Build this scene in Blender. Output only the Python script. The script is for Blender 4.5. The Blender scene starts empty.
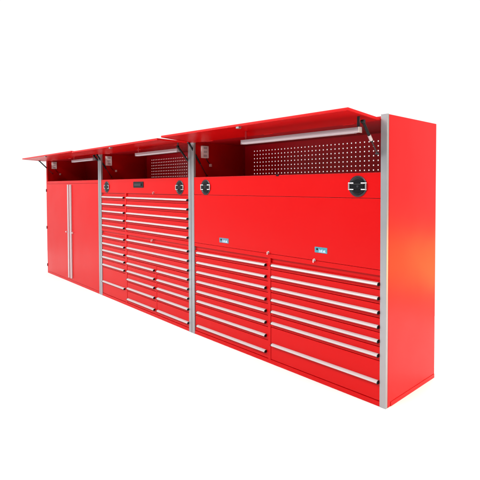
import bpy, bmesh, math, random
from mathutils import Matrix, Vector
S = bpy.context.scene
COL = S.collection
random.seed(3)

# ------------------------------------------------------------------ camera
F, CX, CY = 449.2635, 247.974, 198.421            # fitted in 480 px units
CAM = Vector((1.5490, -2.7441, 1.5192)); YAW, PIT, ROL = 0.8151687, -0.0278302, -0.00281995
fw = Vector((-math.sin(YAW)*math.cos(PIT), math.cos(YAW)*math.cos(PIT), math.sin(PIT)))
rt = Vector((math.cos(YAW), math.sin(YAW), 0)); up = rt.cross(fw)
rt2 = rt*math.cos(ROL) + up*math.sin(ROL); up2 = up*math.cos(ROL) - rt*math.sin(ROL)
cd = bpy.data.cameras.new('camera'); cam = bpy.data.objects.new('camera', cd); COL.objects.link(cam)
cd.sensor_width = 36; cd.sensor_fit = 'HORIZONTAL'; cd.lens = 36*F/480
cd.shift_x = (240-CX)/480; cd.shift_y = (CY-240)/480; cd.clip_start = .05; cd.clip_end = 500
M = Matrix((rt2, up2, -fw)).transposed().to_4x4(); M.translation = CAM
cam.matrix_world = M
S.camera = cam

# ------------------------------------------------------------------ white studio light
W_ = bpy.data.worlds.new('World'); S.world = W_; W_.use_nodes = True
wn, wl = W_.node_tree.nodes, W_.node_tree.links
bg = wn['Background']; bg.inputs[1].default_value = 1.0
wt = wn.new('ShaderNodeTexCoord'); wd = wn.new('ShaderNodeVectorMath'); wd.operation = 'DOT_PRODUCT'; wd.inputs[1].default_value = (-.7, .714, 0)
wr = wn.new('ShaderNodeMapRange'); wr.interpolation_type = 'SMOOTHSTEP'     # made-up surround, white behind the cabinets and dimmed in front to deepen shade
for k, v in (('From Min', -.80), ('From Max', .72), ('To Min', .10), ('To Max', 1.03)): wr.inputs[k].default_value = v
wl.new(wt.outputs['Generated'], wd.inputs[0]); wl.new(wd.outputs['Value'], wr.inputs['Value']); wl.new(wr.outputs['Result'], bg.inputs[0])
S.view_settings.view_transform = 'Standard'; S.view_settings.look = 'None'; S.view_settings.exposure = 0; S.view_settings.gamma = 1

def area(name, loc, tgt, sx, sy, power, col):
    l = bpy.data.lights.new(name, 'AREA'); l.shape = 'RECTANGLE'; l.size = sx; l.size_y = sy; l.energy = power; l.color = col
    o = bpy.data.objects.new(name, l); COL.objects.link(o); o.location = loc
    o.rotation_euler = (Vector(tgt)-Vector(loc)).to_track_quat('-Z', 'Y').to_euler()
area('softbox_front', (-3.9, -4.4, 5.2), (-3.9, 0, .9), 12, 1.6, 830, (1, .98, .96))
area('softbox_side', (5.2, .6, 3.0), (0, .4, 1.0), 2.5, 2.5, 340, (1, .84, .62))
area('warm_sheen_light', (1.5, 3.4, .40), (0, .4, .85), 2.8, .7, 44, (1, .36, .015))  # added unseen light that puts the orange sheen on the right side panel
area('floor_fill_back', (-3.0, 3.2, 4.2), (-3.0, 1.7, 0), 11, 1.6, 400, (1, 1, 1))  # added overhead fill that blows out the floor behind the cabinets

# ------------------------------------------------------------------ materials
def mat(name, col, rough=.5, metal=0, spec=.5, coat=0, bump=0, bscale=400, var=0, vscale=3):
    m = bpy.data.materials.new(name); m.use_nodes = True; n = m.node_tree.nodes; L = m.node_tree.links
    b = n['Principled BSDF']; b.inputs['Base Color'].default_value = (*col, 1); b.inputs['Roughness'].default_value = rough
    b.inputs['Metallic'].default_value = metal; b.inputs['Specular IOR Level'].default_value = spec; b.inputs['Coat Weight'].default_value = coat
    b.inputs['Coat Roughness'].default_value = .15
    tc = n.new('ShaderNodeTexCoord')
    if bump:
        t = n.new('ShaderNodeTexNoise'); t.inputs['Scale'].default_value = bscale; t.inputs['Detail'].default_value = 2
        bp = n.new('ShaderNodeBump'); bp.inputs['Strength'].default_value = bump; bp.inputs['Distance'].default_value = .002
        L.new(tc.outputs['Object'], t.inputs['Vector']); L.new(t.outputs['Fac'], bp.inputs['Height']); L.new(bp.outputs['Normal'], b.inputs['Normal'])
    if name.startswith('red'):
        t2 = n.new('ShaderNodeTexNoise'); t2.inputs['Scale'].default_value = 2.2; t2.inputs['Detail'].default_value = 1
        b2 = n.new('ShaderNodeBump'); b2.inputs['Strength'].default_value = .35; b2.inputs['Distance'].default_value = .012
        L.new(tc.outputs['Object'], t2.inputs['Vector']); L.new(t2.outputs['Fac'], b2.inputs['Height']); L.new(b2.outputs['Normal'], bp.inputs['Normal'])
    if var:
        t = n.new('ShaderNodeTexNoise'); t.inputs['Scale'].default_value = vscale; t.inputs['Detail'].default_value = 5
        r = n.new('ShaderNodeMapRange'); r.inputs['To Min'].default_value = rough-var; r.inputs['To Max'].default_value = rough+var
        L.new(tc.outputs['Object'], t.inputs['Vector']); L.new(t.outputs['Fac'], r.inputs['Value']); L.new(r.outputs['Result'], b.inputs['Roughness'])
    return m
RED = mat('red_powder_coat', (.51, .0022, .0032), .32, 0, .14, 0, .07, 240, .07, 2.5)
REDSHADE = mat('red_coat_shaded', (.42, .003, .008), .42, 0, .3, 0, .05, 260, .06, 3)  # same red, darkened so the shade of the bays is in the colour
ALU = mat('anodised_aluminium', (.33, .34, .36), .36, .6, .5, 0, .02, 500, .08, 6)
HAND = mat('satin_handle_aluminium', (.52, .485, .495), .38, .2, .5, 0, 0, 1, .06, 8)
BLK = mat('black_plastic', (.004, .0045, .006), .32, 0, .2, 0, .04, 300, .05, 20)
DGR = mat('dark_grey_metal', (.022, .024, .030), .33, .3, .5, 0, 0, 1, .05, 20)
BAR = mat('lamp_housing_metal', (.46, .40, .43), .4, .5, .5, 0, 0, 1, .05, 8)
ALU2 = mat('pull_aluminium', (.55, .50, .52), .38, .4, .5, 0, 0, 1, .05, 8)
CHR = mat('chrome', (.85, .85, .86), .14, 1, .5, 0, 0, 1, .04, 20)
TEAL = mat('teal_badge', (.045, .23, .30), .35, 0, .5, 0, 0, 1, .05, 20)
GBLUE = mat('grey_blue_badge', (.10, .19, .27), .35, 0, .5, 0, 0, 1, .05, 20)
PEG = mat('red_coat_lightened', (.72, .006, .022), .36, 0, .4, 0, .05, 260, .06, 3)  # same red coat, colour brightened in place of light missing on the pegboard
PALE = mat('pale_badge_print', (.40, .55, .68), .4, 0, .5)
IVORY = mat('socket_ivory_plastic', (.80, .70, .68), .5, 0, .4, 0, 0, 1, .05, 20)
DIFF = mat('lamp_diffuser', (.42, .36, .38), .45, .2, .5, 0, 0, 1, .05, 8)
WHITE = mat('white_studio_floor', (.88, .88, .88), .9, 0, 0, 0, .02, 40, 0)

# ------------------------------------------------------------------ helpers
W, D, H = 2.2135, 0.739, 2.0
OFF = Vector((W/2, -D/2, 0))                      # unit coordinates (right front corner) -> base centre
class MB:
    def __init__(s): s.bm = bmesh.new()
    def _add(s, verts, mi):
        for f in {f for v in verts for f in v.link_faces}: f.material_index = mi
    def box(s, x0, x1, y0, y1, z0, z1, bev=0, mi=0, seg=2):
        x0, x1 = min(x0, x1), max(x0, x1)
        t = bmesh.new(); bmesh.ops.create_cube(t, size=1)
        for v in t.verts: v.co = Vector(((x0+x1)/2+v.co.x*(x1-x0), (y0+y1)/2+v.co.y*(y1-y0), (z0+z1)/2+v.co.z*(z1-z0)))
        if bev: bmesh.ops.bevel(t, geom=t.edges[:], offset=bev, segments=seg, affect='EDGES', profile=.6)
        s.merge(t, mi); return s
    def merge(s, t, mi=0, smooth=False):
        vs = {}
        for v in t.verts: vs[v] = s.bm.verts.new(v.co)
        for f in t.faces:
            g = s.bm.faces.new([vs[v] for v in f.verts]); g.material_index = mi; g.smooth = smooth
        t.free()
    def tube(s, a, b, r, mi=0, seg=16, r2=None):
        a, b = Vector(a), Vector(b); d = b-a
        t = bmesh.new(); bmesh.ops.create_cone(t, cap_ends=True, segments=seg, radius1=r, radius2=r if r2 is None else r2, depth=d.length)
        bmesh.ops.transform(t, matrix=Matrix.Translation((a+b)/2) @ d.to_track_quat('Z', 'Y').to_matrix().to_4x4(), verts=t.verts)
        s.merge(t, mi, False); return s
    def prism(s, prof, x0, x1, mi=0):             # profile in (y, z) swept along x
        t = bmesh.new()
        a = [t.verts.new((x0, y, z)) for y, z in prof]; b = [t.verts.new((x1, y, z)) for y, z in prof]
        n = len(prof)
        for i in range(n): t.faces.new((a[i], a[(i+1) % n], b[(i+1) % n], b[i]))
        t.faces.new(a[::-1]); t.faces.new(b)
        bmesh.ops.recalc_face_normals(t, faces=t.faces); s.merge(t, mi); return s
    def dish(s, cx, cy, cz, prof, mi=0, seg=48):  # lathe about the y axis: (radius, y) pairs
        t = bmesh.new(); rings = []
        for r, y in prof:
            rings.append([t.verts.new((cx+r*math.cos(2*math.pi*k/seg), cy+y, cz+r*math.sin(2*math.pi*k/seg))) for k in range(seg)] if r > 1e-6 else [t.verts.new((cx, cy+y, cz))])
        for p, q in zip(rings, rings[1:]):
            for k in range(seg):
                l = (k+1) % seg
                if len(q) == 1: t.faces.new((p[k], p[l], q[0]))
                elif len(p) == 1: t.faces.new((p[0], q[l], q[k]))
                else: t.faces.new((p[k], p[l], q[l], q[k]))
        bmesh.ops.recalc_face_normals(t, faces=t.faces); s.merge(t, mi, False); return s
    def build(s, name, mats, parent, base=None, mods=None, autosmooth=True):
        me = bpy.data.meshes.new(name)
        if parent is not None:
            for v in s.bm.verts: v.co += OFF
        if base is None and s.bm.verts:           # origin at the part's own centre
            base = sum((v.co for v in s.bm.verts), Vector())/len(s.bm.verts)
        for v in s.bm.verts: v.co -= base
        s.bm.to_mesh(me); s.bm.free()
        for m in (mats if isinstance(mats, (list, tuple)) else [mats]): me.materials.append(m)
        o = bpy.data.objects.new(name, me); COL.objects.link(o)
        o.parent = parent
        pw = Vector()
        if parent is not None and parent.type == 'MESH': pw = Vector(parent['_base'])
        o.location = base - pw
        o['_base'] = list(base)
        return o

HP = [(.002, -.010), (.002, .010), (-.012, .0105), (-.024, .0045), (-.027, -.004), (-.0255, -.0095), (-.021, -.0105), (-.019, -.006), (-.008, -.0045), (-.006, -.010)]
CP = [(.001, -.013), (.001, .0085), (-.012, .009), (-.0235, .0035), (-.0265, -.006), (-.025, -.013)]
FR = .004                                         # drawer fronts sit this far behind the frame face
def handle(x0, x1, z, par):
    m = MB(); m.prism([(y*.92+FR, zz*.88+z) for y, zz in HP], x0+.006, x1-.006)
    m.prism([(y+FR, zz+z) for y, zz in CP], x0, x0+.006, 1); m.prism([(y+FR, zz+z) for y, zz in CP], x1-.006, x1, 1)
    return m.build('handle', [HAND, BLK], par)
def column(par, x0, x1, zs, ztop, zbot, hx0=None, hx1=None):
    top = ztop
    for i, z in enumerate(zs):
        bot = z-.041 if i < len(zs)-1 else zbot
        j = random.uniform(-.0006, .0006)
        d = MB().box(x0, x1, FR+j, .020, bot+.0025, top-.0025, .0012).build('drawer', RED, par)
        handle((x0+.022) if hx0 is None else hx0, (x1-.012) if hx1 is None else hx1, z, d)
        top = bot
def disc_latch(par, x, z):
    m = MB(); m.dish(x, 0, z, [(.0, .003), (.075, .003), (.0755, -.004), (.071, -.007), (.066, -.0065), (.060, -.001), (0, .0015)])
    o = m.build('latch', DGR, par)
    c = MB(); c.dish(x, 0, z, [(0, .0012), (.0595, .0005), (.0585, -.0035), (.050, -.005), (.0, -.0052)])
    c.build('latch_dish', BLK, o)
    for s in (-1, 1):                             # silver bracket ends round a black paddle
        b = MB()
        b.box(x+s*.062, x+s*.076, -.010, -.004, z-.026, z+.026, .003)
        b.box(x+s*.030, x+s*.0625, -.011, -.005, z+.019, z+.0255, .002)
        b.box(x+s*.030, x+s*.0625, -.011, -.005, z-.0255, z-.019, .002)
        b.build('bracket', CHR, o)
    MB().box(x-.056, x+.056, -.0105, -.005, z-.0185, z+.0185, .004).build('paddle', BLK, o)
    k = MB(); k.tube((x+.004, -.010, z), (x+.004, -.013, z), .009, 0, 20)
    k.build('keyhole', DGR, o)
def lock(par, x, z, rot=0):
    o = MB().tube((x, .004, z), (x, -.010, z), .011, 0, 24).build('lock', CHR, par)
    k = MB(); k.box(x-.002, x+.002, -.019, -.011, z-.006, z+.006, .0008); k.box(x-.004, x+.004, -.024, -.012, z-.018, z+.008, .002)
    k.build('key', CHR, o)
def badge(par, x0, x1, z0, z1, mt=TEAL):
    o = MB().box(x0, x1, -.003, .002, z0, z1, .0015).build('badge', mt, par)
    w, h = x1-x0, z1-z0
    MB().box(x0+w*.13, x0+w*.27, -.0042, -.002, z0+h*.45, z0+h*.78, .0008).build('emblem', BLK, o)
    m = MB(); xs = x0+w*.36                       # illegible pale lettering
    for i, (hh, ww) in enumerate(((.30, .06), (.22, .09), (.34, .05), (.20, .10), (.28, .06))):
        a = xs+i*w*.108
        m.box(a, a+w*ww, -.0040, -.002, z0+h*(.18+.02*(i % 2)), z0+h*(.30+hh), .0006)
    m.box(x0+w*.32, x1-w*.08, -.0036, -.002, z0+h*.12, z0+h*.19)
    m.build('lettering', PALE, o)
def pegboard(par):
    pitch_x, pitch_z, hs = .0446, .041, .0052
    hx = [-2.001+pitch_x*i for i in range(43)]; hz = [1.653+pitch_z*i for i in range(7)]
    xs = sorted([-2.150, -.050]+[a+s*hs for a in hx for s in (-1, 1)]); zs = sorted([1.603, 1.962]+[a+s*hs for a in hz for s in (-1, 1)])
    xs = [x for x in xs if -2.151 < x < -.049]
    bm = bmesh.new(); vs = [[bm.verts.new((x, .700, z)) for z in zs] for x in xs]
    for i in range(len(xs)-1):
        for j in range(len(zs)-1):
            if i % 2 == 1 and j % 2 == 1: continue
            bm.faces.new((vs[i][j], vs[i+1][j], vs[i+1][j+1], vs[i][j+1]))
    m = MB(); m.merge(bm); o = m.build('pegboard', PEG, par)
    md = o.modifiers.new('thickness', 'SOLIDIFY'); md.thickness = .0015; md.offset = 0
def strut(par, x, a, b, c=None, silver=False):
    a = Vector((x, *a)); b = Vector((x, *b)); d = b-a
    m = MB(); m.tube(a, a+d*.60, .0095); m.tube(a+d*.60, a+d*.63, .0075)
    m.tube(a+Vector((-.012, 0, 0)), a+Vector((.012, 0, 0)), .012)
    o = m.build('gas_strut', BLK, par)
    if silver: MB().tube(a+d*.42, a+d*.58, .0115).build('sleeve', BAR, o)
    MB().tube(a+d*.62, b, .004).tube(b+Vector((-.012, 0, 0)), b+Vector((.012, 0, 0)), .007).build('rod', DGR, o)
def flap(par, x0, x1, fy, fz, hz=1.974):
    t = .015; d = Vector((fy, fz-hz)); n = d.normalized(); u = Vector((-n.y, n.x)); u = u if u.y > 0 else -u
    def P(s, h): q = Vector((0, hz))+n*s+u*h; return (q.x, q.y)
    L = d.length
    m = MB(); m.prism([P(0, 0), P(L-.002, 0), P(L, -.002), P(L, -t+.002), P(L-.002, -t), P(0, -t)], x0, x1)
    # turned-in return lips under the sheet along the ends and the front
    for a, b in ((x0+.001, x0+.016), (x1-.016, x1-.001)):
        m.prism([P(.03, -t+.001), P(L-.02, -t+.001), P(L-.02, -t-.003), P(.03, -t-.003)], a, b)
    m.prism([P(L-.018, -t+.001), P(L-.002, -t+.001), P(L-.002, -t-.003), P(L-.018, -t-.003)], x0+.001, x1-.001)
    o = m.build('canopy', RED, par)
    cx = x0+(x1-x0)*.515
    q0, q1 = P(L-.035, -t-.003), P(L-.004, -t-.014)
    MB().box(cx-.016, cx+.016, q1[0]+.002, q0[0], q1[1]-.004, q0[1]+.008, .002).build('catch', ALU, o)
    for k in range(3):
        xc = x0+(x1-x0)*(.12+.38*k); MB().tube((xc-.05, .006, hz-.012), (xc+.05, .006, hz-.012), .007).build('hinge', RED, o)
def light_bar(par, x0, x1, y, z, zt):
    m = MB(); m.prism([(y-.018, z+.016), (y-.020, z-.008), (y-.012, z-.018), (y+.012, z-.018), (y+.020, z-.008), (y+.018, z+.016)], x0, x1)
    m.box(x0-.006, x0, y-.021, y+.021, z-.019, z+.018, .002); m.box(x1, x1+.006, y-.021, y+.021, z-.019, z+.018, .002)
    o = m.build('light_bar', BAR, par)
    MB().prism([(y-.0115, z-.0175), (y-.0115, z-.0205), (y+.0115, z-.0205), (y+.0115, z-.0175)], x0+.03, x1-.03).build('diffuser', DIFF, o)
    for xc, bm_ in ((x0+.03, REDSHADE), (x1-.012, DGR)): MB().box(xc-.010, xc+.010, y+.004, y+.008, z+.012, zt, .001).build('mounting_bracket', bm_, o)
def socket(par, x, y0=.108, y1=.199, z0=1.811, z1=1.938, cord=True):
    o = MB().box(x, x+.020, y0, y1, z0, z1, .004).build('socket_box', IVORY, par)
    for k in range(3):
        zc = z0+.024+k*.040; MB().box(x+.019, x+.0212, y0+.022, y1-.022, zc-.012, zc+.012, .0008).build('outlet', HAND, o)
    if cord:
        c = MB(); pts = [(x+.012, y1-.03, z0), (x+.014, y1-.015, z0-.03), (x+.013, y1+.008, z0-.05), (x+.012, y1+.026, z0-.065)]
        for a, b in zip(pts, pts[1:]): c.tube(a, b, .004, 0, 10)
        c.build('cord', BLK, o)
        MB().box(x+.002, x+.022, .216, .240, 1.722, 1.752, .003).build('switch', IVORY, o)

def base_unit(name, label, loc, ang, drawers=True):
    t = bpy.data.objects.new(name, None); COL.objects.link(t)
    c, s = math.cos(ang), math.sin(ang); ox = Vector((-W/2, D/2))
    t.location = (loc[0]+ox.x*c-ox.y*s, loc[1]+ox.x*s+ox.y*c, 0); t.rotation_euler = (0, 0, ang)
    t['label'] = label; t['category'] = 'tool cabinet'; t['group'] = 'red workshop cabinets standing in a row'
    return t
def carcass(t, right_post=True, left_post=True, peg=True):
    g = .0025
    m = MB(); m.box(-W+.022, -.022, .024, D-.012, .004, 1.600, .001)      # closed lower body
    m.build('body', REDSHADE, t)
    MB().box(-W+.022, -.022, .030, D-.004, 1.972, 1.992, .001).build('roof', REDSHADE, t)
    for a, b in ((-W+g, -W+.020), (-.020, -g)):
        sp = MB(); sp.box(a, b, .022, D, .0, 1.998, .0015)
        sp.build('side_panel', RED, t)
    for a, b in ((-.004, .0006), (-W-.0006, -W+.004)): MB().box(a, b, .060, D-.003, .0, .030, .001).build('skirt', RED, t)
    bk = MB()
    if peg:
        bk.box(-W+.022, -.022, .702, .718, 1.6, 1.612, 0); bk.box(-W+.022, -.022, .702, .718, 1.950, 1.971, 0)
        bk.box(-W+.022, -W+.075, .7015, .718, 1.6125, 1.9495, 0); bk.box(-.062, -.022, .7015, .718, 1.6125, 1.9495, 0)
        bk.build('back_frame', REDSHADE, t); pegboard(t)
    else:
        bk.box(-W+.022, -.022, .700, .718, 1.6005, 1.971, 0).build('back_panel', REDSHADE, t)
    for on, a, b in ((right_post, -.050, -.003), (left_post, -W+.003, -W+.050)):
        if on:
            p = MB(); s = 1 if a > -1 else -1
            p.box(a, b, -.004, .021, .0, 2.002, .0025)
            e = b if s > 0 else a
            p.build('corner_post', ALU, t)
        else: MB().box(a, b, -.001, .021, .0, 1.999, .0015).build('corner_post', RED, t)
XL, XR = -W+.0505, -.0505
def plinth(t): MB().box(XL, XR, -.001, .0235, .0005, .034, .0012).build('plinth', RED, t)

O0 = (0.0, 0.0); A0 = 0.0; A1 = -0.0224789; A2 = -0.0219936
O1 = (-W, 0.0); O2 = (O1[0]-W*math.cos(A1), -W*math.sin(A1))

# ------------------------------------------------------------------ right unit: wide lid over two banks of drawers
u = base_unit('tool_cabinet', 'nearest red cabinet, with a wide plain lid and two teal badges above two drawer banks', O0, A0)
carcass(u); plinth(u)
MB().box(XL, XR, 0, .0235, 1.4325, 1.6085, .0015).build('fascia', RED, u)
MB().box(XL, XR, -.0005, .0235, .9435, 1.4295, .0015).build('lid_panel', RED, u)
MB().box(XL, XR, 0, .0235, .905, .9405, .0012).build('rail', RED, u)
MB().box(XL, XR, .017, .0238, .866, .9045, 0).build('drawer_recess', RED, u)
MB().box(-1.119, -1.087, .001, .0235, .0345, .9045, .001).build('stile', RED, u)
column(u, XL+.003, -1.121, [.844, .744, .647, .549, .449, .349, .234, .096], .868, .0355, -2.120, -1.136)
column(u, -1.085, XR-.002, [.848, .750, .652, .553, .454, .356, .171], .868, .0355, -1.072, -.056)
disc_latch(u, -.230, 1.514); disc_latch(u, -1.972, 1.507)
badge(u, -1.762, -1.628, .980, 1.026, GBLUE); badge(u, -.612, -.494, 1.006, 1.050)
lock(u, -1.104, .953); lock(u, -.611, .946)
flap(u, -W+.045, -.055, -.385, 2.003)
strut(u, -.063, (-.203, 1.934), (-.028, 1.735), silver=True); strut(u, -W+.03, (-.050, 1.960), (.180, 1.628))
light_bar(u, -1.21, -.09, -.20, 1.883, 1.972)
socket(u, -W+.021)
MB().box(-1.02, -.99, -.004, .010, 1.600, 1.6125, .001).build('catch_plate', BLK, u)

# ------------------------------------------------------------------ middle unit: drawers to the top
u = base_unit('tool_cabinet', 'middle red cabinet filled with many narrow and wide drawers from base to fascia', O1, A1)
carcass(u); plinth(u)
MB().box(XL, XR, 0, .0235, 1.4315, 1.6085, .0015).build('fascia', RED, u)
MB().box(XL, XR, .014, .0238, 1.398, 1.431, 0).build('drawer_recess', RED, u)
MB().box(XL, XR, 0, .0235, .905, .9405, .0012).build('rail', RED, u)
MB().box(XL, XR, .014, .0238, .866, .9045, 0).build('drawer_recess', RED, u)
for z0, z1 in ((.0345, .9045), (.941, 1.431)): MB().box(-1.474, -1.432, .001, .0235, z0, z1, .001).build('stile', RED, u)
column(u, XL+.003, -1.476, [1.375, 1.279, 1.181, 1.080, .985], 1.400, .9415, -2.135, -1.487)
column(u, XL+.003, -1.476, [.836, .737, .640, .546, .441, .206], .868, .0355, -2.140, -1.487)
column(u, -1.430, XR-.002, [1.376, 1.279, 1.181, 1.084, .984], 1.400, .9415, -1.415, -.058)
column(u, -1.430, XR-.002, [.844, .743, .643], .868, .600, -1.412, -.054)
MB().box(-.722, -.706, .002, .0235, .0345, .599, .001).build('stile', RED, u)
column(u, -1.430, -.724, [.547, .446, .343, .227, .089], .599, .0355, -1.415, -.745)
column(u, -.704, XR-.002, [.547, .446, .348, .234, .091], .599, .0355, -.685, -.054)
disc_latch(u, -.210, 1.505); disc_latch(u, -1.990, 1.511)
o = MB().box(-1.235, -.985, -.006, .002, 1.502, 1.574, .004).build('recessed_pull', BLK, u)
m = MB()
m.box(-1.200, -1.035, -.012, -.005, 1.522, 1.552, .003); m.build('grip', DGR, o)
lock(u, -.740, 1.446); lock(u, -.782, .893)
flap(u, -W+.012, -.012, -.389, 1.985)
strut(u, -.058, (-.123, 1.922), (.080, 1.690)); strut(u, -W+.03, (-.050, 1.955), (.160, 1.650))
light_bar(u, -.94, -.07, -.11, 1.887, 1.966)
socket(u, -W+.021, .074, .164, 1.810, 1.941)

# ------------------------------------------------------------------ left unit: double doors
u = base_unit('tool_cabinet', 'farthest red cabinet at the left end, with tall double doors and two long silver pulls', O2, A2)
carcass(u, True, False, False)
plinth(u)
MB().box(XL, XR, 0, .0235, 1.565, 1.6085, .0015).build('fascia', RED, u)
for x0, x1, hx in ((-W+.052, -1.1115, -1.160), (-1.1085, XR-.002, -1.060)):
    d = MB().box(x0, x1, -.002, .022, .037, 1.562, .002).build('door', RED, u)
    m = MB()
    m.box(hx-.021, hx+.021, -.022, -.001, .070, 1.548, .004).build('pull', ALU2, d)
    kx = hx+(-.085 if hx < -1.1 else .070)
    k = MB(); k.tube((kx, 0, .795), (kx, -.018, .795), .014, 0, 20); k.box(kx-.018, kx+.018, -.026, -.018, .787, .803, .002); k.build('latch_knob', CHR, d)
for z in (.14, .80, 1.45):
    MB().tube((-W+.006, -.004, z-.024), (-W+.006, -.004, z+.024), .007, 0, 16).build('hinge', BLK, u)
flap(u, -W+.012, -.012, -.390, 1.996)
strut(u, -.050, (-.060, 1.945), (.120, 1.740)); strut(u, -W+.03, (-.130, 1.970), (.100, 1.745))
light_bar(u, -.84, -.07, -.05, 1.902, 1.972)
socket(u, -W+.021, .084, .169, 1.830, 1.955)

# ------------------------------------------------------------------ white studio floor
m = MB(); m.box(-9.5, 3.2, -7.5, 2.4, -.02, -.0005, .005)
f = m.build('floor', WHITE, None, base=Vector((0, 0, 0))); f['kind'] = 'structure'
for o in bpy.data.objects:
    if '_base' in o: del o['_base']
